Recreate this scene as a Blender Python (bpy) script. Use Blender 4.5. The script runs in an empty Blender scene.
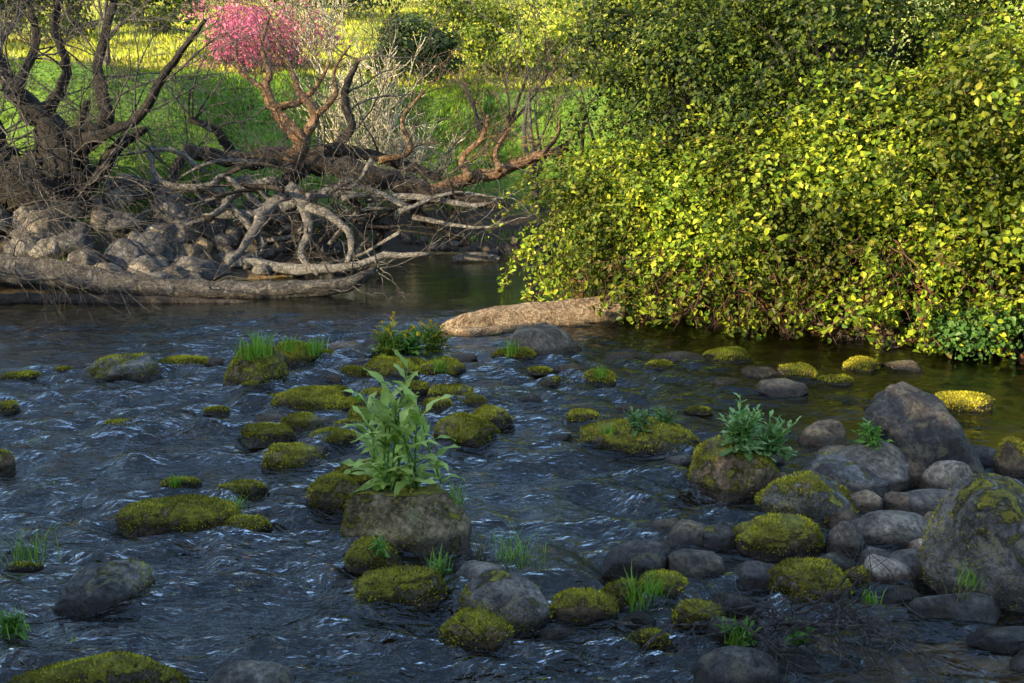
import bpy, math, random, bmesh
import numpy as np
from mathutils import Vector, noise
R=random.Random(7); G=np.random.default_rng(7)
scene=bpy.context.scene
col=scene.collection
# ---------------------------------------------------------------- camera
H=2.2; FPX=996.0; TH=math.atan((341.5-140)/FPX)
cam_d=bpy.data.cameras.new("camera"); cam=bpy.data.objects.new("camera",cam_d); col.objects.link(cam)
cam_d.lens=36*FPX/1024; cam_d.sensor_width=36; cam_d.clip_end=2000; cam_d.clip_start=.05
cam.location=(0,0,H); cam.rotation_euler=(math.pi/2-TH,0,0); scene.camera=cam
ct,st=math.cos(TH),math.sin(TH)
def ray(u,v):
    x=(u-512)/FPX; y=(341.5-v)/FPX
    return x, ct+y*st, -st+y*ct
def gp(u,v,z=0.0):
    a,b,c=ray(u,v); t=(z-H)/c
    return a*t,b*t,t
def P(u,v,Y):
    a,b,c=ray(u,v); t=Y/b
    return (a*t,Y,H+c*t)
# ---------------------------------------------------------------- sun / sky
EL=math.radians(18); az=(0.8,0.6)
L=Vector((az[0]*math.cos(EL),az[1]*math.cos(EL),-math.sin(EL)))
sd=bpy.data.lights.new("sun",'SUN'); sd.energy=12.5; sd.angle=math.radians(.5); sd.color=(1,.79,.46)
so=bpy.data.objects.new("sun",sd); col.objects.link(so); so.rotation_euler=L.to_track_quat('-Z','Y').to_euler()
so.location=(-30,-25,20)
w=bpy.data.worlds.new("World"); scene.world=w; w.use_nodes=True
nt=w.node_tree; sk=nt.nodes.new("ShaderNodeTexSky"); sk.sky_type='NISHITA'; sk.sun_disc=False
sk.sun_elevation=EL; sk.sun_rotation=math.atan2(-az[0],-az[1])%(2*math.pi)
bg=nt.nodes["Background"]; bg.inputs[1].default_value=.5; nt.links.new(sk.outputs[0],bg.inputs[0])
scene.view_settings.view_transform='Standard'; scene.view_settings.look='None'; scene.view_settings.exposure=0
# ---------------------------------------------------------------- helpers
def tag(o,label=None,cat=None,group=None,kind=None):
    if label:o["label"]=label
    if cat:o["category"]=cat
    if group:o["group"]=group
    if kind:o["kind"]=kind
    return o
def obj(name,V,F,m,smooth=True,parent=None,loc=None):
    me=bpy.data.meshes.new(name)
    V=V.tolist() if hasattr(V,'tolist') else V
    F=F.tolist() if hasattr(F,'tolist') else F
    me.from_pydata(V,[],F); me.materials.append(m)
    me.polygons.foreach_set("use_smooth",[smooth]*len(me.polygons)); me.update()
    o=bpy.data.objects.new(name,me); col.objects.link(o)
    if loc is not None:o.location=loc
    if parent is not None:o.parent=parent
    return o
def empty(name,loc):
    o=bpy.data.objects.new(name,None); col.objects.link(o); o.location=loc; o.empty_display_size=.2
    return o
class Acc:
    def __init__(s): s.V=[];s.F=[];s.n=0
    def add(s,v,f):
        s.V.extend(v); s.F.extend([[i+s.n for i in q] for q in f]); s.n+=len(v)
def ss(t): t=np.clip(t,0,1); return t*t*(3-2*t)
_ph=np.random.default_rng(3)
_K=_ph.normal(size=(14,3)); _PH=_ph.uniform(0,6.28,14)
def sn(x,y,z=0,f=1.0):
    s=0
    for k,p in zip(_K,_PH): s=s+np.sin(f*(k[0]*x+k[1]*y+k[2]*z)+p)
    return s/4.0
def smooth_path(pts,rad,sub=5,jit=.0,rng=R):
    pts=[np.array(p,float) for p in pts]; n=len(pts); out=[];ro=[]
    for i in range(n-1):
        p0=pts[max(i-1,0)];p1=pts[i];p2=pts[i+1];p3=pts[min(i+2,n-1)]
        for k in range(sub):
            t=k/sub
            q=.5*((2*p1)+(-p0+p2)*t+(2*p0-5*p1+4*p2-p3)*t*t+(-p0+3*p1-3*p2+p3)*t**3)
            r=rad[i]*(1-t)+rad[i+1]*t
            q=q+np.array([rng.uniform(-1,1) for _ in range(3)])*jit*r
            out.append(q);ro.append(r)
    out.append(pts[-1]);ro.append(rad[-1])
    return out,ro
_CS={n:(np.cos(2*np.pi*np.arange(n)/n)[:,None],np.sin(2*np.pi*np.arange(n)/n)[:,None]) for n in range(3,21)}
_FC={}
def tube(acc,pts,rad,n=6,rough=0.0,rng=R):
    m=len(pts)
    if m<2:return
    P_=np.array(pts,float); T=np.gradient(P_,axis=0); T/= (np.linalg.norm(T,axis=1)[:,None]+1e-9)
    ref=np.array([0,0,1.]) if abs(T[0][2])<.8 else np.array([1.,0,0])
    u=ref; V=[]; ph=[rng.uniform(0,6.28) for _ in range(3)]; C,S=_CS[n]; ang=2*np.pi*np.arange(n)/n
    for i in range(m):
        t=T[i]; u=u-t*(u[0]*t[0]+u[1]*t[1]+u[2]*t[2]); u=u/(math.sqrt(u[0]**2+u[1]**2+u[2]**2)+1e-9)
        b=np.array([t[1]*u[2]-t[2]*u[1],t[2]*u[0]-t[0]*u[2],t[0]*u[1]-t[1]*u[0]])
        rr=rad[i]
        if rough: rr=(rr*(1+rough*(np.sin(3*ang+ph[0]+i*.12)*.6+np.sin(5*ang+ph[1]-i*.1)*.45+np.array([rng.uniform(-.25,.25) for _ in range(n)]))))[:,None]
        V.extend((P_[i]+rr*(C*u+S*b)).tolist())
    key=(m,n)
    if key not in _FC:
        F=[]
        for i in range(m-1):
            for k in range(n):
                k2=(k+1)%n; F.append([i*n+k,i*n+k2,(i+1)*n+k2,(i+1)*n+k])
        F.append(list(range(n))[::-1]); F.append([(m-1)*n+k for k in range(n)]); _FC[key]=F
    acc.add(V,_FC[key])
def rv(rng=R):
    while True:
        a,b,c=rng.uniform(-1,1),rng.uniform(-1,1),rng.uniform(-1,1); l=math.sqrt(a*a+b*b+c*c)
        if .1<l<1:return np.array([a/l,b/l,c/l])
def grow(acc,p,d,length,r,depth,gn=.25,trop=(0,0,.05),tips=None,kids=3,rng=R,spread=.8,n=None,shr=.62,rmin=.0025,td=1):
    p=np.array(p,float);d=np.array(d,float);d/=np.linalg.norm(d); trop=np.array(trop)
    m=7 if depth>0 else 4
    pts=[p];rad=[r];dirs=[d]
    for i in range(m):
        d=d+rv(rng)*gn+trop; d=d/math.sqrt(d@d)
        p=p+d*length/m; pts.append(p);rad.append(max(r*(1-.65*(i+1)/m),rmin));dirs.append(d)
    tube(acc,pts,rad,n or (3 if r<.02 else (5 if r<.06 else 9)),.12 if r>.04 else 0,rng)
    if tips is not None and depth<=td: tips.extend([tuple(q) for q in pts[2:]])
    if depth<=0:return
    for k in range(kids+(1 if rng.random()<.4 else 0)):
        i=rng.randint(2,m) if k else m
        dd=dirs[i]+rv(rng)*spread
        grow(acc,pts[i],dd,length*rng.uniform(shr-.12,shr+.13),max(rad[i]*rng.uniform(.55,.85),rmin),depth-1,gn,trop,tips,kids,rng,spread,None,shr,rmin,td)
# ---------------------------------------------------------------- materials
def M(name):
    m=bpy.data.materials.new(name); m.use_nodes=True; t=m.node_tree
    b=t.nodes["Principled BSDF"]
    return m,t,b
def N(t,ty,**k):
    n=t.nodes.new(ty)
    for a,v in k.items(): setattr(n,a,v)
    return n
def ramp(t,fac,stops,interp='LINEAR'):
    r=t.nodes.new("ShaderNodeValToRGB"); r.color_ramp.interpolation=interp
    e=r.color_ramp.elements
    while len(e)<len(stops): e.new(.5)
    for x,(p,c) in zip(e,stops): x.position=p; x.color=(*c,1)
    t.links.new(fac,r.inputs[0]); return r.outputs[0]
def noi(t,vec,scale,detail=4,rough=.55,dist=0):
    n=N(t,"ShaderNodeTexNoise"); n.inputs["Scale"].default_value=scale; n.inputs["Detail"].default_value=detail
    n.inputs["Roughness"].default_value=rough; n.inputs["Distortion"].default_value=dist
    if vec is not None:t.links.new(vec,n.inputs["Vector"])
    return n.outputs["Fac"]
def mth(t,op,a,b=None,c=None,clamp=False):
    n=t.nodes.new("ShaderNodeMath"); n.operation=op; n.use_clamp=clamp
    for i,x in enumerate((a,b,c)):
        if x is None:continue
        if isinstance(x,(int,float)): n.inputs[i].default_value=x
        else:t.links.new(x,n.inputs[i])
    return n.outputs[0]
def mr(t,x,a,b,c=0.,d=1.):
    n=t.nodes.new("ShaderNodeMapRange"); n.interpolation_type='SMOOTHSTEP'
    t.links.new(x,n.inputs[0])
    for i,v in enumerate((a,b,c,d)): n.inputs[i+1].default_value=v
    return n.outputs[0]
def mix(t,f,a,b,bt='MIX'):
    n=t.nodes.new("ShaderNodeMix"); n.data_type='RGBA'; n.blend_type=bt
    if isinstance(f,(int,float)): n.inputs[0].default_value=f
    else:t.links.new(f,n.inputs[0])
    for i,x in ((6,a),(7,b)):
        if isinstance(x,tuple): n.inputs[i].default_value=(*x,1)
        else:t.links.new(x,n.inputs[i])
    return n.outputs[2]
def bump(t,h,strength,dist,nrm=None):
    n=t.nodes.new("ShaderNodeBump"); n.inputs["Strength"].default_value=strength; n.inputs["Distance"].default_value=dist
    t.links.new(h,n.inputs["Height"])
    if nrm is not None:t.links.new(nrm,n.inputs["Normal"])
    return n.outputs[0]
def rock_mat(name,thr,c1,c2,c3,lich=.5):
    m,t,b=M(name)
    tc=N(t,"ShaderNodeTexCoord"); oi=N(t,"ShaderNodeObjectInfo"); ge=N(t,"ShaderNodeNewGeometry")
    off=N(t,"ShaderNodeVectorMath",operation='ADD'); t.links.new(tc.outputs["Object"],off.inputs[0])
    sc=mth(t,'MULTIPLY',oi.outputs["Random"],37.)
    t.links.new(sc,off.inputs[1]); v=off.outputs[0]
    n1=noi(t,v,4.5,10,.68,.6); n2=noi(t,v,32,8,.75); n3=noi(t,v,6,4,.6,1.2)
    base=ramp(t,n1,[(.36,c1),(.5,c2),(.62,c3)])
    base=mix(t,.9,base,mr(t,n2,.38,.64,.35,1.4),'MULTIPLY')
    tn=ramp(t,oi.outputs["Random"],[(0,(.6,.61,.66)),(.3,(1.35,1.15,.92)),(.5,(.7,.72,.78)),(.75,(1.05,1.0,.95)),(1,(1.5,1.3,1.05))])
    base=mix(t,1.,base,tn,'MULTIPLY')
    lm=mr(t,noi(t,v,9,6,.75,.6),.54,.6,0,lich)
    base=mix(t,lm,base,(.3,.27,.14))
    sx=N(t,"ShaderNodeSeparateXYZ"); t.links.new(ge.outputs["Normal"],sx.inputs[0])
    mk=mth(t,'ADD',mth(t,'MULTIPLY',sx.outputs[2],.42),mth(t,'MULTIPLY',n3,1.5))
    mk=mth(t,'ADD',mk,mth(t,'MULTIPLY',n2,.35))
    mask=mr(t,mk,thr,thr+.12)
    moss=ramp(t,noi(t,v,14,6,.7),[(.3,(.07,.07,.01)),(.5,(.28,.25,.025)),(.7,(.52,.46,.04))])
    base=mix(t,mask,base,moss)
    sp=N(t,"ShaderNodeSeparateXYZ"); t.links.new(ge.outputs["Position"],sp.inputs[0])
    zz=mth(t,'ADD',sp.outputs[2],mth(t,'MULTIPLY',n1,-.10))
    wet=mr(t,zz,-.015,.03,1,0)
    base=mix(t,wet,base,(.2,.18,.16),'MULTIPLY')
    t.links.new(base,b.inputs["Base Color"])
    ro=mth(t,'SUBTRACT',.78,mth(t,'MULTIPLY',wet,.6)); t.links.new(ro,b.inputs["Roughness"])
    hb=mth(t,'ADD',mth(t,'MULTIPLY',n1,1.),mth(t,'MULTIPLY',n2,.35))
    nb=bump(t,hb,1.,.06)
    nb=bump(t,mth(t,'MULTIPLY',noi(t,v,60,5,.75),mth(t,'ADD',mask,.3)),1.,.02,nb)
    t.links.new(nb,b.inputs["Normal"])
    return m
GR=[(.07,.067,.063),(.19,.18,.165),(.37,.35,.315)]
BR=[(.075,.055,.038),(.2,.15,.098),(.38,.3,.195)]
rm={ 'bare':rock_mat("grey_stone",1.78,*GR,.35),'some':rock_mat("grey_stone_moss_patches",1.42,*GR,.6),
 'half':rock_mat("half_mossy_stone",1.24,*GR,.6),'bhalf':rock_mat("half_mossy_brown_stone",1.2,(.09,.075,.05),(.2,.17,.11),(.34,.3,.2),.6),
 'brown':rock_mat("brown_stone",1.5,*BR,.6),'moss':rock_mat("mossy_stone",1.06,*BR,.4),
 'pale':rock_mat("pale_stone",1.8,(.24,.2,.17),(.44,.38,.3),(.62,.55,.46),.2),
 'bank':rock_mat("bluish_bank_stone",1.6,(.03,.032,.036),(.09,.092,.098),(.22,.217,.215),.2),
 'dark':rock_mat("dark_wet_stone",1.5,(.035,.032,.03),(.09,.083,.075),(.18,.165,.145),.3)}
def leaf_mat(name,cols,trans=.35,rough=.5,spec=.35,pv=(.5,1.25),ps=1.1):
    m,t,b=M(name); ge=N(t,"ShaderNodeNewGeometry")
    r=ge.outputs["Random Per Island"]
    c=ramp(t,r,[(i/(max(len(cols)-1,1)),c) for i,c in enumerate(cols)])
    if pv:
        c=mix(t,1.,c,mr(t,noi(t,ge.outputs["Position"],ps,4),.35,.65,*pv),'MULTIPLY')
    t.links.new(c,b.inputs["Base Color"]); b.inputs["Roughness"].default_value=rough
    b.inputs["Specular IOR Level"].default_value=spec
    tr=N(t,"ShaderNodeBsdfTranslucent"); t.links.new(c,tr.inputs[0])
    ms=N(t,"ShaderNodeMixShader"); ms.inputs[0].default_value=trans
    t.links.new(b.outputs[0],ms.inputs[1]); t.links.new(tr.outputs[0],ms.inputs[2])
    t.links.new(ms.outputs[0],t.nodes["Material Output"].inputs[0])
    return m
lm_bram=leaf_mat("bramble_leaf",[(.04,.09,.008),(.11,.19,.012),(.24,.33,.02),(.40,.46,.03),(.07,.14,.012),(.18,.27,.016),(.52,.5,.045)],.35,.5,.3,(.3,1.25),.75)  # broad position noise darkens the leaf colour to imitate shadow gaps
lm_bramlow=leaf_mat("bramble_dead_leaf",[(.10,.04,.016),(.17,.08,.025),(.04,.07,.012),(.16,.11,.025)],.25)
lm_tree=leaf_mat("tree_leaf",[(.012,.03,.007),(.026,.055,.009),(.06,.10,.012),(.15,.19,.018),(.035,.065,.009)],.3,.5,.25,(.35,1.2))  # darkened tones stand in for shade on the sunlit crowns behind the brambles
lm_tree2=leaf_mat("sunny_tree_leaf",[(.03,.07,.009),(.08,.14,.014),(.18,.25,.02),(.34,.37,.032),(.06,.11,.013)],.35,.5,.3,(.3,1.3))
lm_lime=leaf_mat("lime_leaf",[(.14,.23,.02),(.3,.38,.03),(.5,.5,.07)],.4)
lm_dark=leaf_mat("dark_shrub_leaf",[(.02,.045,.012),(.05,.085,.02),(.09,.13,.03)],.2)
lm_pink=leaf_mat("pink_blossom",[(.5,.07,.2),(.68,.15,.31),(.8,.28,.42),(.56,.11,.25)],.35)
lm_ivy=leaf_mat("herb_leaf",[(.08,.2,.03),(.15,.32,.05),(.25,.43,.08)],.3,.45)
lm_ivyd=leaf_mat("ivy_leaf",[(.025,.07,.012),(.05,.12,.02),(.1,.2,.035)],.3,.45)
lm_mint=leaf_mat("grey_green_leaf",[(.14,.28,.08),(.23,.38,.12),(.33,.5,.19)],.3,.5)
lm_mull=leaf_mat("broad_leaf",[(.32,.46,.08),(.46,.6,.13),(.6,.74,.22)],.35,.5,.35,(.65,1.15),6.)
lm_yel=leaf_mat("yellow_petal",[(.9,.55,.01),(.95,.7,.03)],.3)
lm_grass=leaf_mat("grass_blade",[(.09,.19,.012),(.15,.28,.02),(.22,.36,.03),(.3,.4,.05)],.4,.6,.2,(.3,1.2),.6)
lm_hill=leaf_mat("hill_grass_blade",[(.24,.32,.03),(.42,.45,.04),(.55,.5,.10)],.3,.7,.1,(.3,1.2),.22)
lm_moss=leaf_mat("moss_tuft",[(.13,.14,.014),(.33,.31,.026),(.54,.48,.038),(.68,.6,.06)],.2,.8,.1,(.4,1.2),5.)
lm_dry=leaf_mat("dry_grass_blade",[(.3,.25,.12),(.2,.17,.07),(.12,.16,.03)],.3,.7,.2)
def bark_mat(name,c1,c2,c3,sc=1.,moss=0):
    m,t,b=M(name); ge=N(t,"ShaderNodeNewGeometry"); tc=N(t,"ShaderNodeTexCoord")
    v=tc.outputs["Object"]
    n1=noi(t,v,4*sc,7,.7,1.5); n2=noi(t,v,30*sc,5,.7,.5)
    c=ramp(t,n1,[(.36,c1),(.5,c2),(.62,c3)])
    c=mix(t,.9,c,mr(t,n2,.38,.62,.3,1.35),'MULTIPLY')
    if moss:
        sx=N(t,"ShaderNodeSeparateXYZ"); t.links.new(ge.outputs["Normal"],sx.inputs[0])
        mk=mr(t,mth(t,'ADD',mth(t,'MULTIPLY',sx.outputs[2],.5),n1),.8,1.,0,moss)
        c=mix(t,mk,c,(.06,.065,.012))
    t.links.new(c,b.inputs["Base Color"]); b.inputs["Roughness"].default_value=.85
    t.links.new(bump(t,mth(t,'ADD',n1,mth(t,'MULTIPLY',n2,.6)),1.,.07),b.inputs["Normal"])
    return m
bk_dark=bark_mat("dark_bark",(.006,.005,.004),(.016,.012,.010),(.04,.032,.026),1.5,.3)
bk_drift=bark_mat("driftwood_grey",(.09,.085,.078),(.26,.245,.225),(.46,.435,.4),2.5)
bk_brown=bark_mat("brown_bark",(.012,.009,.007),(.034,.025,.019),(.09,.07,.055),1.5)
bk_orange=bark_mat("peeled_orange_wood",(.10,.05,.022),(.28,.16,.08),(.46,.3,.17),2)
bk_log=bark_mat("weathered_tan_wood",(.16,.10,.055),(.4,.28,.17),(.6,.47,.31),2.)
bk_pale=bark_mat("pale_twig",(.5,.42,.27),(.7,.62,.43),(.85,.77,.58))
bk_grey=bark_mat("grey_twig",(.045,.038,.034),(.10,.088,.078),(.19,.17,.15))
bk_red=bark_mat("red_cane",(.05,.02,.01),(.13,.055,.03),(.2,.11,.055))

# ---------------------------------------------------------------- terrain
POLY=np.array([(-9.5,14.0),(-6.5,14.6),(-4.9,15.6),(-3.1,16.6),(-2.3,17.8),(-2.0,19.2),(-.6,19.8),(1.0,19.6),(1.5,17.5),(1.5,15.5),
 (1.5,13.8),(2.0,12.7),(3.3,11.8),(5.2,10.7),(7.5,9.9),(8.2,8.7),(6.5,7.5),(4.3,6.6),(3.7,5.0),(3.3,3.2),(3.0,1.9),(-1,1.7),(-5,2.2),(-9,4.5),(-12.5,8),(-13,12)])
def sdist(x,y):
    x=np.asarray(x,float);y=np.asarray(y,float)
    dm=np.full(x.shape,1e9); ins=np.zeros(x.shape,bool); n=len(POLY)
    for i in range(n):
        ax,ay=POLY[i];bx,by=POLY[(i+1)%n]; ex,ey=bx-ax,by-ay
        t=np.clip(((x-ax)*ex+(y-ay)*ey)/(ex*ex+ey*ey),0,1)
        dm=np.minimum(dm,np.hypot(x-ax-t*ex,y-ay-t*ey))
        c=((ay>y)!=(by>y))&(x<(bx-ax)*(y-ay)/((by-ay)+1e-12)+ax); ins^=c
    return np.where(ins,-dm,dm)
def height(x,y):
    x=np.asarray(x,float);y=np.asarray(y,float)
    d=sdist(x,y)+.2*sn(x,y,0,.9)
    inz=-.38*ss(-d/1.6)-.02
    bar=.30*np.exp(-(((x-3.2)/1.1)**2+((y-6.3)/1.3)**2))+.34*np.exp(-(((x-2.4)/1.3)**2+((y-4.2)/1.3)**2))+.32*np.exp(-(((x-4.3)/1.9)**2+((y-8.8)/1.3)**2))
    inz=np.minimum(inz+bar,-.035)
    left=ss((-1.5-x)/2.5)
    back=(.75+.25*left)*ss(d/2.4)+2.5*ss((d-2.0)/3.0)+np.maximum(0,y-27)*.17+.006*np.maximum(0,y-35)**1.35 +.10*sn(x,y,0,.7)*ss(d/3)+.3*sn(x,y,0,.15)*ss((y-24)/15)
    r=(x*-.447+(y+4)*-.894)
    near=.35*ss(d/1.5)+3.5*ss((r+2.5)/5)+.12*sn(x,y,0,.6)*ss(d/3)
    wgt=ss((y-7)/4.)
    out=.02+back*wgt+near*(1-wgt)
    k=ss((d+.05)/.1)
    return inz*(1-k)+out*k
def hz(x,y): return float(height(np.array([x]),np.array([y]))[0])
def axis(a,b,n,c,s):
    t=np.linspace(-1,1,n); q=np.sinh(t*s)/np.sinh(s)
    return np.where(q<0,c+(c-a)*q,c+(b-c)*q)
xs=axis(-260,260,330,-1,4.2); ys=axis(-160,420,380,10,4.2)
X,Y=np.meshgrid(xs,ys); Z=height(X,Y)
V=np.stack([X.ravel(),Y.ravel(),Z.ravel()],1)
nx,ny=len(xs),len(ys)
def gridF(nx,ny):
    i=np.arange(nx*ny).reshape(ny,nx)
    return np.stack([i[:-1,:-1].ravel(),i[:-1,1:].ravel(),i[1:,1:].ravel(),i[1:,:-1].ravel()],1)
m,t,b=M("bank_soil_and_grass"); ge=N(t,"ShaderNodeNewGeometry"); pos=ge.outputs["Position"]
sp=N(t,"ShaderNodeSeparateXYZ"); t.links.new(pos,sp.inputs[0])
n1=noi(t,pos,1.1,6,.6); n2=noi(t,pos,9,6,.7)
soil=ramp(t,n2,[(.3,(.02,.014,.01)),(.55,(.05,.036,.022)),(.75,(.12,.09,.055))])
gr=ramp(t,n2,[(.3,(.05,.12,.01)),(.55,(.12,.23,.018)),(.75,(.22,.32,.035))])
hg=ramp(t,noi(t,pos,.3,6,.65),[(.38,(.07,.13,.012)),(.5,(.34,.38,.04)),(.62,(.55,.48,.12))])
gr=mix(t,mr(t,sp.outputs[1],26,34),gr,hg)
c=mix(t,mr(t,mth(t,'ADD',sp.outputs[2],mth(t,'MULTIPLY',n1,1.0)),1.1,1.8),soil,gr)
vor=N(t,"ShaderNodeTexVoronoi"); vor.inputs["Scale"].default_value=9; t.links.new(pos,vor.inputs["Vector"])
vc=N(t,"ShaderNodeSeparateColor"); t.links.new(vor.outputs["Color"],vc.inputs[0])
bed=ramp(t,vc.outputs[0],[(0,(.34,.19,.04)),(.5,(.64,.39,.10)),(1,(.8,.56,.2))])
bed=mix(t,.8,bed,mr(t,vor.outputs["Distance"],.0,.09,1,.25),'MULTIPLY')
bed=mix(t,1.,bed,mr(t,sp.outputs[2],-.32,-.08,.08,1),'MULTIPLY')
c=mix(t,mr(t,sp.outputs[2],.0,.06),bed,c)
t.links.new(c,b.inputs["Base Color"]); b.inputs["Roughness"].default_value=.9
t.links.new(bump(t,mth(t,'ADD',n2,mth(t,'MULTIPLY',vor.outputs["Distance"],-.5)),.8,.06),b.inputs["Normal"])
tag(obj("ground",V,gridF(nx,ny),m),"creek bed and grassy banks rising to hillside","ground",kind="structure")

# ---------------------------------------------------------------- rocks
def ico(sub):
    bm=bmesh.new(); bmesh.ops.create_icosphere(bm,subdivisions=sub,radius=1)
    v=np.array([x.co[:] for x in bm.verts]); f=np.array([[q.index for q in p.verts] for p in bm.faces]); bm.free(); return v,f
ICO={4:ico(4),5:ico(5),3:ico(3)}
def rock_shape(a,b,c,seed,sub=5,ang=.7,low=.45,box=.8,lean=0.,fz=.06):
    rg=np.random.default_rng(seed); D,F=ICO[sub]
    V=np.sign(D)*np.abs(D)**box
    K=rg.normal(size=(10,3)); ph=rg.uniform(0,6.28,10)
    s=sum(np.sin(1.4*(D@k)+p) for k,p in zip(K[:5],ph)); V=V*(1+.055*s)[:,None]
    for i in range(10):
        n=rg.normal(size=3); n[2]=abs(n[2])*.8; n/=np.linalg.norm(n); dd=rg.uniform(.76,1.02)
        e=np.maximum(0,V@n-dd); V=V-np.outer(e,n)*ang
    so_=Vector((seed*3.1%50,seed*1.7%50,seed*.9%50))
    fr=np.array([noise.fractal(Vector(v)*2.4+so_,1.,2.,4) for v in D]); V=V*(1+fz*fr)[:,None]
    V[:,0]+=lean*np.maximum(V[:,2],0)
    V[:,0]-=(V[:,0].max()+V[:,0].min())/2
    V[:,0]*=a/np.abs(V[:,0]).max(); V[:,1]*=b/np.abs(V[:,1]).max()
    zt=V[:,2].max(); V[:,2]=np.where(V[:,2]>0,V[:,2]*c/zt,V[:,2]*low*c)
    return V,F
def mosstufts(V,F,dens,size,seed,zmin=.02,nzmin=.15,cover=0.,cap=6000,zmax=None):
    rg=np.random.default_rng(seed)
    A=V[F[:,0]];B=V[F[:,1]];C=V[F[:,2]]; cr=np.cross(B-A,C-A); ar=np.linalg.norm(cr,axis=1)/2; n=cr/(2*ar[:,None]+1e-12)
    cz=((A+B+C)/3)[:,2]
    wgt=ar*(n[:,2]>nzmin)*(cz>zmin)
    if zmax: wgt=wgt*(cz<zmax)
    if wgt.sum()<=0:return None
    k=int(min(cap,wgt.sum()*dens))
    if k<20:return None
    idx=rg.choice(len(F),k,p=wgt/wgt.sum()); r1=np.sqrt(rg.random(k))[:,None]; r2=rg.random(k)[:,None]
    p=A[idx]*(1-r1)+B[idx]*r1*(1-r2)+C[idx]*r1*r2
    msk=sn(p[:,0],p[:,1],p[:,2]+seed,9.)+rg.normal(size=k)*.25>-.75+cover
    p=p[msk];nn=n[idx][msk];k=len(p)
    if k<20:return None
    d=nn+rg.normal(size=(k,3))*.55; d[:,2]+=.25; d/=np.linalg.norm(d,axis=1)[:,None]
    s=np.cross(d,rg.normal(size=(k,3))); s/=np.linalg.norm(s,axis=1)[:,None]
    l=size*rg.uniform(.5,1.4,k)[:,None]
    v=np.stack([p-s*l*.3-nn*.003,p+s*l*.3-nn*.003,p+d*l],1).reshape(-1,3)
    return v,np.arange(3*k).reshape(-1,3)
LBL={'bare':("smooth grey boulder with dry top beside the flowing creek","boulder"),
'some':("grey boulder with patches of green moss in the creek","boulder"),
'half':("grey boulder half covered in green moss in the creek","boulder"),
'brown':("brown weathered stone with thin moss in shallow water","stone"),
'moss':("stone covered in olive green moss standing in creek","mossy stone"),
'pale':("small pale tan stone lying on the rocky bar","stone"),
'bhalf':("brown boulder half covered in olive moss","boulder"),
'dark':("dark wet stone at the edge of the water","stone")}
ROCKS=[]
seedc=[100]
def rock(u,v,wp,hp,kind,zb=0.0,ang=.75,name=None,label=None,moss=None,depth=None,sub=5,box=.8,lean=0.,fz=.06,zmax=None,cov=None):
    seedc[0]+=1; s=seedc[0]
    x,yf,tt=gp(u,v,zb); wm=wp*tt/FPX; hm=hp*tt/FPX
    e=math.atan2(H-zb,yf); se=math.sin(e); ce=math.cos(e)
    a=wm/2; b_=min(a*.95,.33*hm/se) if depth is None else a*depth
    b_=max(b_,a*.35)
    q=(hm-b_*se)**2-(b_*se)**2
    c=math.sqrt(q)/ce if q>0 else hm*.3
    c=max(c,hm*.3)
    Vv,F=rock_shape(a,b_,c,s,sub,ang,box=box,lean=lean,fz=fz)
    o=obj(name or ('boulder' if wm>.45 else 'stone'),Vv,F,rm[kind],True,None,(x,yf+b_,zb-.01))
    lb,ca=LBL[kind]; tag(o,label or lb,ca,"stones and boulders in the creek")
    if kind=='moss' or moss:
        cv=cov if cov is not None else {'moss':-.1,'half':.45,'some':1.0}.get(kind,.9)
        r=mosstufts(Vv,F,15000 if kind=='moss' else 12000,.010+.0007*yf,s,.02,.2 if kind=='moss' else .0,cv,4500,zmax)
        if r: obj("moss",r[0],r[1],lm_moss,False,o)
    ROCKS.append((x,yf+b_,a,b_,c+zb,o))
    return o
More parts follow.
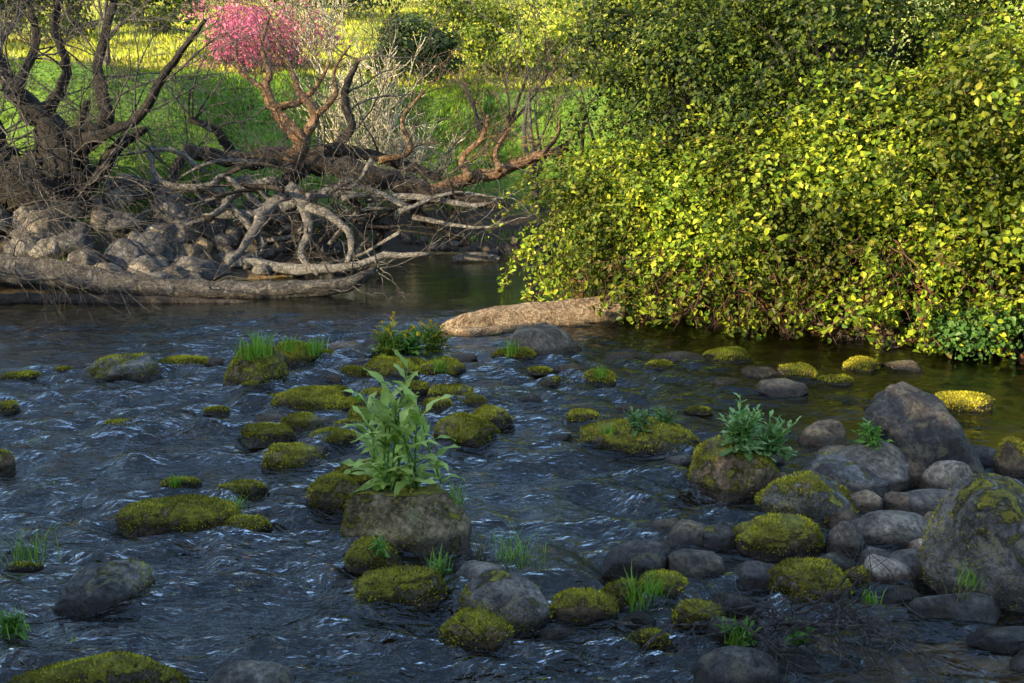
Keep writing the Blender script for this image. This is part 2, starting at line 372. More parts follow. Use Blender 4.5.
RL=[(85,706,195,54,'moss'),(240,706,112,46,'bare'),(90,616,100,56,'some'),(170,533,128,37,'moss'),(241,534,56,20,'moss'),
(238,498,52,21,'moss'),(175,491,42,16,'moss'),(287,471,70,33,'moss'),(263,443,62,22,'moss'),(305,412,82,26,'moss'),(330,446,56,20,'moss'),(300,430,52,18,'moss'),
(110,380,80,29,'some'),(178,367,56,12,'moss'),(246,386,68,42,'moss'),(291,364,44,24,'moss'),(172,416,40,10,'dark'),(214,414,30,9,'moss'),(118,428,42,10,'moss'),
(247,391,24,11,'moss'),(14,380,40,10,'moss'),(0,413,26,13,'moss'),(-3,474,24,26,'moss'),(385,381,66,26,'moss'),(440,377,52,20,'moss'),(345,355,52,16,'brown'),(395,353,46,16,'moss'),
(452,398,56,14,'moss'),(485,392,60,13,'dark'),(466,447,76,38,'moss'),(492,426,44,22,'moss'),(515,360,50,14,'moss'),(600,384,36,16,'moss'),
(438,410,34,14,'moss'),(365,425,44,18,'moss'),(330,512,56,40,'moss'),(357,490,60,30,'moss'),(369,572,62,34,'moss'),(397,611,106,44,'moss'),
(478,592,62,34,'bare'),(476,652,76,46,'moss'),(585,625,72,42,'moss'),(628,608,60,30,'moss'),(652,650,46,22,'moss'),(667,604,50,36,'moss'),
(640,578,74,40,'dark'),(585,424,46,16,'moss'),(645,455,126,40,'moss'),(682,472,40,20,'dark'),(705,585,66,38,'dark'),(692,548,52,30,'brown'),(668,536,50,20,'brown'),
(792,558,100,46,'moss'),(822,606,92,50,'moss'),(760,590,70,30,'dark'),(735,612,50,22,'dark'),(700,632,56,32,'moss'),(735,645,60,30,'dark'),
(746,500,98,68,'moss'),(820,524,106,54,'half'),(855,500,90,46,'some'),(885,492,92,56,'bare'),(830,446,50,28,'brown'),(786,396,56,20,'brown'),(802,378,40,16,'moss'),
(925,486,60,42,'brown'),(960,498,54,40,'bare'),(945,518,76,34,'bare'),(905,552,86,46,'bare'),(852,556,40,38,'bare'),(945,540,42,30,'brown'),
(895,588,60,36,'pale'),(838,574,50,24,'dark'),(925,580,66,34,'bare'),(868,590,36,26,'moss'),(955,574,46,34,'bare'),(978,560,40,30,'dark'),
(968,628,96,40,'dark'),(1000,470,50,26,'dark'),(730,362,56,15,'moss'),(682,362,54,12,'brown'),(765,376,40,12,'dark'),(660,368,30,9,'moss'),
(975,413,58,24,'moss'),(1020,478,34,42,'moss'),(870,372,44,16,'moss'),(910,372,40,14,'brown'),(245,590,40,11,'moss'),(290,500,40,14,'dark'),(350,590,40,12,'dark'),
(560,640,44,16,'dark'),(745,700,100,56,'dark'),(570,372,34,10,'brown'),(540,374,30,8,'moss'),(625,360,36,10,'brown'),(415,392,36,12,'moss'),(350,378,34,12,'moss'),
(60,372,22,6,'moss'),(320,360,30,12,'moss'),(375,345,30,10,'brown'),(412,340,34,10,'moss'),(462,360,30,9,'brown'),(880,410,30,9,'brown'),(700,414,30,9,'moss'),
(1010,650,70,26,'dark'),(20,570,40,9,'moss'),(350,410,36,14,'moss'),(268,420,34,10,'brown'),(335,395,30,10,'moss'),(400,430,34,12,'dark'),(420,420,30,10,'moss'),
(720,548,44,24,'dark'),(655,555,40,18,'bare'),(790,500,50,30,'brown'),(845,470,50,26,'brown'),(640,625,34,14,'dark'),(610,640,30,12,'dark'),(770,470,40,18,'dark'),
(875,540,40,28,'bare'),(990,530,40,24,'bare'),(915,530,34,20,'brown'),(800,580,34,18,'dark'),(855,615,40,18,'dark'),(880,635,50,20,'dark'),(910,515,40,24,'brown'),(690,600,30,16,'brown'),
(870,515,44,26,'brown'),(930,560,40,26,'pale'),(840,590,30,16,'bare'),(905,605,44,18,'dark'),(880,570,34,24,'bare'),(965,520,40,26,'brown'),(850,530,36,20,'brown'),(975,595,40,20,'brown'),
(830,490,40,20,'dark'),(940,455,40,24,'bare'),(280,380,30,10,'moss'),(205,365,30,8,'brown'),(530,400,26,8,'dark'),(630,410,26,8,'brown'),(150,455,24,7,'dark'),(560,440,26,8,'dark'),(430,470,30,10,'dark'),
(375,398,34,12,'moss'),(322,428,34,14,'brown'),(345,430,30,12,'moss'),(435,392,26,10,'brown'),(470,405,34,12,'moss'),(300,395,30,10,'moss'),(330,380,26,9,'brown'),(410,368,30,11,'moss'),(360,366,26,9,'brown'),
(275,402,26,9,'moss'),(405,402,26,9,'brown'),(550,384,26,8,'moss'),(500,374,26,8,'brown'),(730,385,30,9,'brown'),(840,385,34,11,'moss'),(310,455,30,12,'brown')]
for r in RL: rock(*r,moss=(r[4] in('some','half')),box=R.uniform(.65,.98) if r[4]!='bare' else R.uniform(.85,1.),ang=.75 if r[4]!='bare' else .45,fz=.06 if r[4]!='bare' else .04)
rock(402,556,144,78,'bhalf',moss=True,ang=.8,depth=.76,name="boulder",label="broad flat topped mossy boulder with a tall leafy plant",box=.58,cov=.6)
rock(508,636,102,68,'some',moss=True,label="rounded grey brown boulder with mossy foot in the creek",box=.95,ang=.4,zmax=.12,cov=0.)
rock(948,486,130,108,'dark',ang=1.,label="tall angular dark grey boulder leaning on the stony bar",box=.85,lean=-.7)
rock(1020,612,140,138,'half',moss=True,label="large rounded grey boulder with mossy lower flank",box=.9,ang=.3,fz=.04)
rock(545,356,80,34,'dark',label="dark rounded boulder resting against the weathered log")
def bank_rock(x,y,wm,hm,kind,lbl,grp,lift=.02):
    seedc[0]+=1
    Vv,F=rock_shape(wm/2,wm*.42,hm,seedc[0],4,.85,.6)
    o=obj('boulder' if wm>.5 else 'stone',Vv,F,rm[kind],True,None,(x,y,hz(x,y)+lift)); o.rotation_euler=(R.uniform(-.3,.3),R.uniform(-.3,.3),R.uniform(0,6))
    tag(o,lbl,"stone",grp); return o
sl="grey rounded stone in the pile along the bank"; sg="stones piled along the creek bank"
for i in range(130):
    Y0=R.uniform(14.8,18.0); u=R.uniform(-30,200); x=(u-512)/FPX*Y0*1.02
    d=float(sdist(np.array([x]),np.array([Y0]))[0])
    if d<-.1 or d>2.6: continue
    wm=R.choice([R.uniform(.25,.5),R.uniform(.5,.9)]); bank_rock(x,Y0,wm,wm*R.uniform(.3,.42),R.choice(['bank','bank','bank','dark','bare']),sl,sg,R.uniform(0,.1))
for i in range(90):
    Y0=R.uniform(15.4,18.8); u=R.uniform(190,370); x=(u-512)/FPX*Y0*1.02
    d=float(sdist(np.array([x]),np.array([Y0]))[0])
    if d<-.2 or d>2.8: continue
    wm=R.uniform(.18,.5); bank_rock(x,Y0,wm,wm*R.uniform(.3,.5),R.choice(['bank','brown','dark','bare']),sl,sg)
for i in range(26):
    x=R.uniform(-2.2,1.6);Y0=R.uniform(19.3,20.6)
    bank_rock(x,Y0,R.uniform(.15,.4),R.uniform(.08,.16),'dark',"dark stone at the foot of the grassy bank",sg)
for i in range(28):
    x=R.uniform(1.8,5.6); Y0=12.5-.5*(x-1.6)+R.uniform(-.6,.2)
    bank_rock(x,Y0,R.uniform(.15,.36),R.uniform(.06,.14),R.choice(['brown','dark','moss']),"small brown stone at the foot of the brambles","stones under the brambles")
a=Acc(); D3,F3=ICO[3]
for i in range(560):
    k=R.random()
    if k<.5: x=R.gauss(3.1,.8);y=R.gauss(6.0,1.1)
    elif k<.8: x=R.gauss(2.3,.8);y=R.gauss(4.3,.6)
    else: x=R.gauss(4.2,1);y=R.gauss(8.9,.5)
    z=hz(x,y); s=R.uniform(.025,.085)
    vv=D3*(1+.08*np.sin(3*D3[:,[1,2,0]]+i))*np.array([s,s*R.uniform(.6,1),s*.5])
    cz,sz=math.cos(i),math.sin(i); vv=np.stack([vv[:,0]*cz-vv[:,1]*sz+x,vv[:,0]*sz+vv[:,1]*cz+y,vv[:,2]+z+.005],1)
    a.add(vv.tolist(),F3.tolist())
tag(obj("pebbles",a.V,a.F,rm['brown']),"brown pebbles scattered over the shallow creek bed","pebbles",kind="stuff")

# ---------------------------------------------------------------- water
wx=np.linspace(-13.5,9,560); wy=1.3*np.exp(np.linspace(0,math.log(20.6/1.3),560))
X,Y=np.meshgrid(wx,wy)
rough=.75+.3*sn(X,Y*.6,0,.5)
for (rx,ry,ra,rb,rc,_) in ROCKS:
    dx=(X-rx)/(ra*1.5+.06); dy=(Y-(ry-rb*1.6-.1))/(rb*2.2+.25)
    rough=rough+.35*np.exp(-(dx*dx+dy*dy))
calm=ss((Y-11.0)/2.6); east=ss((X-1.2)/1.2)
rough=np.clip(rough,.3,1.5)*(1-.88*calm)*(1-.6*east)
rw=np.random.default_rng(5); Z=np.zeros_like(X)
wX=X+.10*sn(X,Y,0,2.6); wY=Y+.10*sn(Y,X,0,2.9)
for i in range(30):
    lam=.12*(1.07**i); th=rw.normal(math.pi/2,.6); k=2*math.pi/lam
    Z+=.0115*lam**.9*np.sin(k*(math.cos(th)*wX+math.sin(th)*wY)+rw.uniform(0,6.28)+1.2*sn(X,Y,i,1.7))
Z*=rough
Vw=np.stack([X.ravel(),Y.ravel(),Z.ravel()],1)
m,t,b=M("creek_water"); t.nodes.remove(b)
ge=N(t,"ShaderNodeNewGeometry"); mp=N(t,"ShaderNodeMapping"); mp.inputs["Scale"].default_value=(.9,1.8,1); t.links.new(ge.outputs["Position"],mp.inputs[0]); v=mp.outputs[0]
at=N(t,"ShaderNodeAttribute",attribute_name="rough")
h1=noi(t,v,5,2,.5,.6); h2=noi(t,v,16,3,.5,.5)
hh=mth(t,'MULTIPLY',mth(t,'ADD',h1,mth(t,'MULTIPLY',h2,.40)),at.outputs["Fac"])
nb=bump(t,hh,1.0,.055)
gl=N(t,"ShaderNodeBsdfGlossy"); gl.inputs["Roughness"].default_value=.075; t.links.new(nb,gl.inputs["Normal"]); gl.inputs[0].default_value=(.88,.95,1,1)
tr=N(t,"ShaderNodeBsdfTransparent"); tr.inputs[0].default_value=(.96,.86,.52,1)
fr=N(t,"ShaderNodeFresnel"); fr.inputs[0].default_value=1.56; t.links.new(nb,fr.inputs["Normal"])
ms=N(t,"ShaderNodeMixShader"); t.links.new(fr.outputs[0],ms.inputs[0]); t.links.new(tr.outputs[0],ms.inputs[1]); t.links.new(gl.outputs[0],ms.inputs[2])
t.links.new(ms.outputs[0],t.nodes["Material Output"].inputs[0])
wo=obj("water",Vw,gridF(560,560),m)
at_=wo.data.attributes.new("rough",'FLOAT','POINT'); at_.data.foreach_set("value",rough.ravel().astype(np.float32))
tag(wo,"dark rippling creek water flowing between mossy stones","water",kind="structure")

# ---------------------------------------------------------------- foliage
def leaves(Pn,Nn,size,rng,aspect=.75,fold=.18):
    k=len(Pn); Nn=Nn/(np.linalg.norm(Nn,axis=1)[:,None]+1e-9)
    T=np.cross(Nn,rng.normal(size=(k,3))); T/=np.linalg.norm(T,axis=1)[:,None]+1e-9
    B=np.cross(Nn,T); l=size*rng.uniform(.5,1.4,k)[:,None]
    f=fold*l
    v=np.stack([Pn-T*l*.5,Pn-T*l*.15+B*l*aspect*.5+Nn*f,Pn+T*l*.25+B*l*aspect*.36+Nn*f*.8,Pn+T*l*.55,Pn+T*l*.25-B*l*aspect*.36+Nn*f*.8,Pn-T*l*.15-B*l*aspect*.5+Nn*f],1).reshape(-1,3)
    i=np.arange(k)[:,None]*6
    F=np.concatenate([i+np.array([[0,1,2,3]]),i+np.array([[0,3,4,5]])],0)
    return v,F
def clumps(c,r,ncl,cr,per,rng,zfloor=None,flat=.75,outw=.9,lower=-.5,jr=(.7,1.14)):
    c=np.array(c);r=np.array(r); Ps=[];Ns=[];cc=[]
    for i in range(ncl):
        d=rng.normal(size=3); d/=np.linalg.norm(d)
        if d[2]<lower: d[2]*=-.6; d/=np.linalg.norm(d)
        q=c+d*r*rng.uniform(*jr); rr=cr*rng.uniform(.35,1.5)
        k=int(per*(rr/cr)**2); e=rng.normal(size=(k,3)); e/=np.linalg.norm(e,axis=1)[:,None]
        rad=rr*rng.random(k)**.35
        p=q+e*rad[:,None]*np.array([1,1,flat])
        n=e*.9+d*outw*.5+np.array([0,0,.45])+rng.normal(size=(k,3))*.5
        Ps.append(p);Ns.append(n);cc.append(q)
    Pn=np.concatenate(Ps);Nn=np.concatenate(Ns)
    if zfloor is not None:
        m=Pn[:,2]>zfloor+.32*sn(Pn[:,0],Pn[:,1],0,2.4)*(zfloor>.1)+.12*np.abs(rng.normal(size=len(Pn))); m&=Pn[:,2]>.03; Pn=Pn[m];Nn=Nn[m]
    return Pn,Nn,cc
def sprays(c,r,n,rng,L=(.5,1.4),lower=-.1):
    Ps=[];Ns=[];paths=[]
    c=np.array(c);r=np.array(r)
    for i in range(n):
        d=rng.normal(size=3); d/=np.linalg.norm(d)
        if d[2]<lower:d[2]*=-1
        p=c+d*r*1.0; dr=d+rng.normal(size=3)*.5+np.array([0,0,.35]); dr/=np.linalg.norm(dr); l=rng.uniform(*L); pts=[p]
        for k in range(12):
            dr=dr+np.array([0,0,-.19]); dr/=np.linalg.norm(dr); p=p+dr*l/12; pts.append(p)
            for q in range(4):
                Ps.append(p+rng.normal(size=3)*.038); Ns.append(np.array([0,0,.6])+rng.normal(size=3)*.6+d*.3)
        paths.append(pts)
    return np.array(Ps),np.array(Ns),paths
def bush(name,label,cat,c,r,ncl,cr,per,size,mat_,seed,zf=None,nspray=0,stem=bk_red,group=None,deadlow=0,nst=14,inner=True,jr=(.7,1.14)):
    rng=np.random.default_rng(seed); rp=random.Random(seed)
    gz=hz(c[0],c[1])
    root=empty(name,(c[0],c[1],gz)); tag(root,label,cat,group)
    Pn,Nn,cc=clumps(c,r,ncl,cr,per,rng,zf,jr=jr)
    if inner:
        P2,N2,_=clumps(c,np.array(r)*.68,ncl//2,cr*1.2,per//3,rng,zf); Pn=np.concatenate([Pn,P2]);Nn=np.concatenate([Nn,N2])
    A=Acc()
    if nspray:
        Ps,Ns,paths=sprays(c,r,nspray,rng); Pn=np.concatenate([Pn,Ps]);Nn=np.concatenate([Nn,Ns])
        for p in paths: tube(A,p,list(np.linspace(.006,.002,len(p))),3)
    off=np.array([c[0],c[1],gz])
    v,F=leaves(Pn,Nn,size,rng)
    obj("foliage",v-off,F,mat_,False,root)
    base=np.array([c[0],c[1],gz-.05])
    for i in range(nst):
        q=cc[rp.randrange(len(cc))]; b0=base+np.array([rp.uniform(-.35,.35)*r[0],rp.uniform(-.35,.35)*r[1],0])
        mid=(b0+q)/2+np.array([rp.uniform(-.2,.2),rp.uniform(-.2,.2),.3*r[2]*.3])
        pp,rr=smooth_path([b0,mid,q],[.03,.02,.006],5,.3,rp); tube(A,pp,rr,5)
    if deadlow:
        dP=[];dN=[];gP=[];gN=[]
        for i in range(deadlow):
            x=c[0]+rp.uniform(-1,1)*r[0]; k=math.sqrt(max(0,1-((x-c[0])/r[0])**2)); y=c[1]-r[1]*k*rp.uniform(.7,1.08)
            z=c[2]-r[2]*rp.uniform(.0,.6); p=np.array([x,y,max(z,.5)]); d=np.array([rp.uniform(-.9,.9),rp.uniform(-.8,.1),-.1]); pts=[p]; kd=rp.random()
            for k in range(11):
                d=d+rv(rp)*.4+np.array([0,0,-.1]); d/=np.linalg.norm(d); p=p+d*.085
                if p[2]<.02:break
                pts.append(p)
                if kd<.14: dP.append(p+rv(rp)*.05); dN.append(rv(rp)+np.array([0,-.3,.5]))
                elif kd<.65:
                    for _ in range(4): gP.append(p+rv(rp)*.07); gN.append(rv(rp)+np.array([0,-.3,.5]))
            if len(pts)>2: tube(A,pts,[rp.uniform(.004,.009)]*len(pts),3)
        v,F=leaves(np.array(dP),np.array(dN),size*.95,rng); obj("dead_leaves",v-off,F,lm_bramlow,False,root)
        v,F=leaves(np.array(gP),np.array(gN),size*1.05,rng); obj("trailing_leaves",v-off,F,mat_,False,root)
    obj("stems",np.array(A.V)-off,A.F,stem,True,root)
    return root
bl="dense bramble bush with sunlit yellow green leaves overhanging the creek"
gg="bramble bushes along the creek"
J=(.55,1.25)
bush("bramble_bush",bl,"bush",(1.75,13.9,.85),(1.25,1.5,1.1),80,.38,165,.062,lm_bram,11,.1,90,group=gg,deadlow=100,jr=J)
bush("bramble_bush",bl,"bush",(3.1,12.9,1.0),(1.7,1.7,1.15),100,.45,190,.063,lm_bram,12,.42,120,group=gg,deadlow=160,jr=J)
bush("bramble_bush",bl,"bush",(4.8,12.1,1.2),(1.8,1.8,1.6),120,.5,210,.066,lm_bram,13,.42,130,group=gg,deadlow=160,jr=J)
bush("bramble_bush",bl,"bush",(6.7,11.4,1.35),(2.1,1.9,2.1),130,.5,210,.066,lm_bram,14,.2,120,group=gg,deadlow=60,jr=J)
bush("ivy_patch","low dark green leafy ground cover dipping into the water","plant",(5.2,10.2,.15),(.9,.5,.36),50,.2,110,.05,lm_ivyd,15,.02,0)
def leafy_tree(name,label,c,r,ncl,cr,per,size,mat_,seed,bark=bk_dark,cat="tree",group=None,tr=.14):
    rng=np.random.default_rng(seed); rp=random.Random(seed)
    off=np.array([c[0],c[1],hz(c[0],c[1])])
    root=empty(name,tuple(off)); tag(root,label,cat,group)
    A=Acc(); top=np.array(c)+np.array([0,0,r[2]*.3])
    pp,rr=smooth_path([off-[0,0,.1],off*.5+top*.5+[rp.uniform(-.3,.3),rp.uniform(-.3,.3),0],top],[tr,tr*.75,tr*.4],6,.3,rp); tube(A,pp,rr,9,.15,rp)
    Pn,Nn,cc=clumps(c,r,ncl,cr,per,rng,None,.6,.9,-.8,(.5,1.2))
    for i in range(34):
        q=cc[rp.randrange(len(cc))]; s=pp[rp.randrange(len(pp)//3,len(pp))]
        p3,r3=smooth_path([s,(s+q)/2+rv(rp)*.25,q],[tr*.35,tr*.2,.01],5,.3,rp); tube(A,p3,r3,5)
    Ps,Ns,paths=sprays(c,r,90,rng,(.4,1.2),-.5); Pn=np.concatenate([Pn,Ps]);Nn=np.concatenate([Nn,Ns])
    for p in paths: tube(A,p,list(np.linspace(.008,.003,len(p))),3)
    obj("trunk",np.array(A.V)-off,A.F,bark,True,root)
    v,F=leaves(Pn,Nn,size,rng); obj("crown",v-off,F,mat_,False,root)
    return root
tl="tall leafy tree with dark green crown rising behind the brambles"
tg="trees behind the brambles"
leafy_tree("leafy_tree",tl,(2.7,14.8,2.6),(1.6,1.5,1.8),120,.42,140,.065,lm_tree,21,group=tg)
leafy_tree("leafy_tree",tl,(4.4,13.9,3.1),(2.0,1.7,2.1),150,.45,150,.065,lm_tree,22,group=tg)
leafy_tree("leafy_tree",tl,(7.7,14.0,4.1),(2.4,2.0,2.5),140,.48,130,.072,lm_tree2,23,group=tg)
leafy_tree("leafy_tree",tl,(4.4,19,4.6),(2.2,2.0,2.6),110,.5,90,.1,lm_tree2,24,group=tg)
def at(u,Y0): return (u-512)/FPX*Y0*1.0
def shrub(u,Y0,wr,hr,mat_,label,seed,size=.14,per=50,cat="shrub",lift=.85,nst=10,inner=False):
    x=at(u,Y0); z=hz(x,Y0)
    return bush("shrub",label,cat,(x,Y0,z+hr*lift),(wr,wr*.9,hr),60,wr*.28,per,size,mat_,seed,None,0,bk_grey,nst=nst,inner=inner)
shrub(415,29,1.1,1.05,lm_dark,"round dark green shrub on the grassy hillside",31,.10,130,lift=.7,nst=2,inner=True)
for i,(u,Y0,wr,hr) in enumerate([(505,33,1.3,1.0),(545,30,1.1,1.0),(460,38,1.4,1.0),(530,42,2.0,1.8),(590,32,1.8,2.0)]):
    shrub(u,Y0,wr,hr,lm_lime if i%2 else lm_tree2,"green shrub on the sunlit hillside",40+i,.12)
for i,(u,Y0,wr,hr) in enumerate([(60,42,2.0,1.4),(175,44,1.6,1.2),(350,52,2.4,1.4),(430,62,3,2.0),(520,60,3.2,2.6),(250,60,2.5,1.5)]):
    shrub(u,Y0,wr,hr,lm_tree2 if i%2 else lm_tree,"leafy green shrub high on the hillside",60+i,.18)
def twig_tree(name,label,cat,x,y,h,r,depth,bark,seed,gn=.22,trop=(0,0,.06),kids=4,dirn=(0,0,1),spread=.8,nstem=1,blossom=None,bsize=.09,per=3,group=None,z=None,shr=.62,rmin=.0025,sj=.45,fr=.5,td=1):
    rp=random.Random(seed); z=hz(x,y) if z is None else z; root=empty(name,(x,y,z)); tag(root,label,cat,group)
    A=Acc();tips=[]
    for k in range(nstem):
        d=np.array(dirn)+rv(rp)*(sj if nstem>1 else .1)
        grow(A,(rp.uniform(-.1,.1),rp.uniform(-.1,.1),-.1),d,h*fr,r,depth,gn,trop,tips,kids,rp,spread,shr=shr,rmin=rmin,td=td)
    obj("trunk",A.V,A.F,bark,True,root)
    if blossom:
        rg=np.random.default_rng(seed); T=np.array(tips)
        T=T[rg.random(len(T))<per] if per<1 else np.repeat(T,int(per),0)
        T=T+rg.normal(size=T.shape)*.07
        v,F=leaves(T,rg.normal(size=T.shape)+[0,0,.3],bsize,rg); obj("crown",v,F,blossom,False,root)
    return root
for (u,Y0,h,sd_) in [(300,31,2.6,5),(235,32,2.9,6),(262,30,2.3,7)]:
    twig_tree("blossom_tree","small redbud tree covered in bright pink blossom","tree",at(u,Y0),Y0,h,.04,3,bk_grey,sd_,.15,(0,0,.05),4,nstem=7,blossom=lm_pink,bsize=.085,per=.8,spread=.8,sj=.9,group="redbud trees in blossom",fr=.45,td=2)
for i,(u,Y0,h) in enumerate([(372,20.5,2.2),(398,20.8,2.0),(350,21.5,2.3),(330,24,2.2),(385,22.5,2.4),(410,21.5,1.8)]):
    twig_tree("bare_shrub","bare shrub with pale sunlit twigs on the bank","shrub",at(u,Y0),Y0,h,.025,3,bk_pale,80+i,.14,(0,0,.08),3,nstem=6,blossom=lm_lime if i==1 else None,bsize=.035,per=1,group="pale bare shrubs",rmin=.0095)
for i,(u,Y0,h,dp) in enumerate([(490,23,4.6,3),(535,21.5,5.2,4),(580,20.0,5.8,4),(120,24,5,4),(10,20,6,4)]):
    twig_tree("bare_tree","bare leafless tree with tangled grey brown branches","tree",at(u,Y0),Y0,h,.075,dp,bk_grey if i%2 else bk_brown,90+i,.26,(0,0,.04),3,nstem=2,group="bare trees on the bank",rmin=.0065)

# ---------------------------------------------------------------- old tree
def limb(A,pts,Y0,n=10,sub=6,jit=.3,rough=.2,k=1.):
    W=[P(p[0],p[1],p[3] if len(p)>3 else Y0) for p in pts]
    rr=[k*p[2]*(p[3] if len(p)>3 else Y0)/FPX for p in pts]
    pp,r2=smooth_path(W,rr,sub,jit); tube(A,pp,r2,n,rough); return pp,r2
def finish(name,A,bark,label,cat,parts=None,base=(0,0,0),pname="trunk"):
    root=empty(name,base); tag(root,label,cat); off=np.array(base)
    obj(pname,np.array(A.V)-off,A.F,bark,True,root)
    for nme,B,bm_ in (parts or []): obj(nme,np.array(B.V)-off,B.F,bm_,True,root)
    return root
A=Acc();B=Acc(); rt=random.Random(77)
ls=[[(26,250,28,16.6),(28,215,28),(44,185,27),(58,155,20),(42,122,12),(16,92,9),(-10,50,7),(-40,0,5)],
[(62,155,18,16.6),(84,140,13),(108,120,7),(98,66,4),(122,-20,2.5)],[(42,122,7,16.6),(66,74,4.5),(54,24,3.5),(74,-40,2)],
[(40,195,26,16.4),(0,175,24),(-50,150,22)],[(16,92,5,16.3),(36,40,3.5),(22,-20,2.5)],
[(84,140,5,16.4),(136,120,4,16),(168,70,3,15.6),(205,20,1.5,15)],[(26,225,18,16.2),(4,245,14,16),(-30,255,10,15.6)],[(56,175,12,16.6),(94,178,7),(116,150,4.5),(146,128,2.5)],
[(46,225,12,16.5),(78,212,8),(90,180,5),(78,140,3.5),(88,100,2.5)],[(6,200,14,16.4),(-4,140,9),(-24,90,6)]]
for l in ls:
    pp,rr=limb(A,l,16.5,12,rough=.35)
    for k in range(12):
        i=rt.randrange(len(pp)//3,len(pp)); grow(B,pp[i],rv(rt)+np.array([.25,-.35,.2]),rt.uniform(.9,2.2),min(rr[i]*.3,.02),3,.24,(0,0,-.02),None,3 if k%2 else 2,rt,.7,rmin=.003)
for k in range(18):
    p0=P(rt.uniform(-40,60),rt.uniform(190,270),rt.uniform(12,14.5)); grow(B,p0,np.array([.6,-.3,rt.uniform(-.3,.2)])+rv(rt)*.4,rt.uniform(.8,1.5),.007,2,.2,(0,0,-.05),None,3,rt,.6)
finish("old_tree",A,bk_dark,"gnarled old bare tree leaning over the stony bank","tree",[("branches",B,bk_grey)],P(26,250,16.6))
# ---------------------------------------------------------------- fallen tree
A=Acc();B=Acc();C=Acc()
for l in [[(185,150,6,18.5),(235,160,8),(290,160,11,17.8),(345,168,11,17.5),(400,184,10,17.3),(450,197,8,17.2),(505,204,4,17)],
 [(290,165,8,17.8),(330,150,6),(380,158,5,17.9),(440,178,4)],
 [(300,165,9,17.6),(285,195,9,17.4),(298,230,7,17.1),(280,262,5,17)],[(285,195,6,17.4),(260,215,5),(240,250,4,17)],
 [(410,188,6,17.4),(420,215,5),(455,235,3),(470,245,2)],[(345,172,6,17.5),(352,200,5),(380,225,4),(376,250,3)],
 [(185,152,5,18.4),(165,200,4),(175,230,3,17.8)],[(235,160,5,18),(215,130,4),(190,120,2.5)],[(320,160,6,17.8),(350,130,4.5),(345,95,3.5),(358,60,2)]]:
    pp,rr=limb(A,l,17.6,10,rough=.3)
    for k in range(6):
        i=rt.randrange(2,len(pp)); grow(B,pp[i],rv(rt)*.9+np.array([.25,-.15,.7]),rt.uniform(.8,1.8),.022,3,.28,(0,0,.03),None,2,rt,.8,rmin=.0045)
for l in [[(292,160,9,17.6),(302,142,7.5),(288,124,6.5),(276,108,6),(266,90,4.5),(270,72,3),(262,45,2),(270,15,1.2)],
 [(302,142,6,17.6),(316,116,4.5),(300,92,3.5),(290,66,2.2),(276,40,1.5),(262,20,1)],[(276,108,4,17.6),(300,100,2.8),(318,84,2),(330,60,1.2)],[(266,90,3,17.6),(240,70,2),(236,40,1.1)],
 [(430,192,6.5,17.2),(470,180,6.5),(505,170,6),(540,156,5),(568,147,3.5)],[(470,180,4.5,17.2),(462,158,3.4),(482,140,2.6),(488,115,1.5)],[(500,170,3.2,17.2),(496,150,2.3),(510,128,1.3)],
 [(380,160,3.5,17.6),(410,150,2.8),(402,120,2),(425,90,1.2)],[(540,156,3,17.2),(556,138,2),(560,120,1.2)],[(316,116,3.4,17.6),(336,96,2.5),(334,70,1.7),(350,45,1.1)]]:
    pp,rr=limb(C,l,17.6,8,sub=4,jit=.3,rough=.3)
    for k in range(6):
        i=rt.randrange(2,len(pp)); grow(C,pp[i],rv(rt)+np.array([0,-.1,.6]),rt.uniform(.4,1.2),.012,2,.3,(0,0,.04),None,2,rt,.8,rmin=.0045)
finish("fallen_tree",A,bk_brown,"uprooted dead tree lying tangled across the rocky bank","fallen tree",[("branches",B,bk_grey),("limb",C,bk_orange)],P(290,165,17.8))
dl="bleached grey driftwood branch lying among the bank stones"
dd_="dark broken branch lying in the driftwood tangle"
DW=[[(150,146,3,17.6),(160,182,4),(205,186,5),(225,176,4),(250,196,4),(285,222,3)],
 [(200,218,4,17.2),(240,214,6),(285,208,6),(330,190,5),(350,178,3)],
 [(150,240,7,16.7),(200,250,10),(240,262,10,16.4),(275,258,7),(300,240,3)],
 [(240,262,6,16.4),(300,268,7,16.2),(345,266,5,16.2),(385,256,4,16.3),(430,254,2.,16.3)],
 [(330,185,5,17),(355,206,4),(362,232,3),(372,250,2)],[(300,205,6,17),(330,215,5,16.8),(352,240,4,16.6),(345,268,3,16.4)],
 [(222,200,4,17),(255,232,5,16.7),(262,250,4,16.6),(245,262,3)],[(365,200,4,17.2),(420,196,4),(470,206,3),(500,198,2)],
 [(180,268,5,16.2),(215,262,5),(250,245,4),(290,236,3),(310,220,2)],
 [(285,190,8,17.1),(262,215,7,16.8),(250,240,5,16.5),(225,268,3,16.1)],[(290,190,8,17.1),(310,225,6,16.8),(300,255,4,16.4),(318,275,2.5,16.1)],[(280,180,6,17.2),(240,190,5,17),(215,215,4,16.7),(185,225,2.,16.5)]]
nm=len(DW)
for i in range(34):
    u,v=rt.uniform(170,420),rt.uniform(160,255); a_=rt.uniform(-.9,.6)+(math.pi if rt.random()<.4 else 0); l_=rt.uniform(45,105); Yd=rt.uniform(16.4,17.6)
    DW.append([(u,v,rt.uniform(2.,4.),Yd),(u+l_*math.cos(a_)*.5+rt.uniform(-10,10),v+l_*math.sin(a_)*.4+rt.uniform(-14,10),rt.uniform(1.5,2.8)),(u+l_*math.cos(a_),v+l_*math.sin(a_)*.6,1.)])
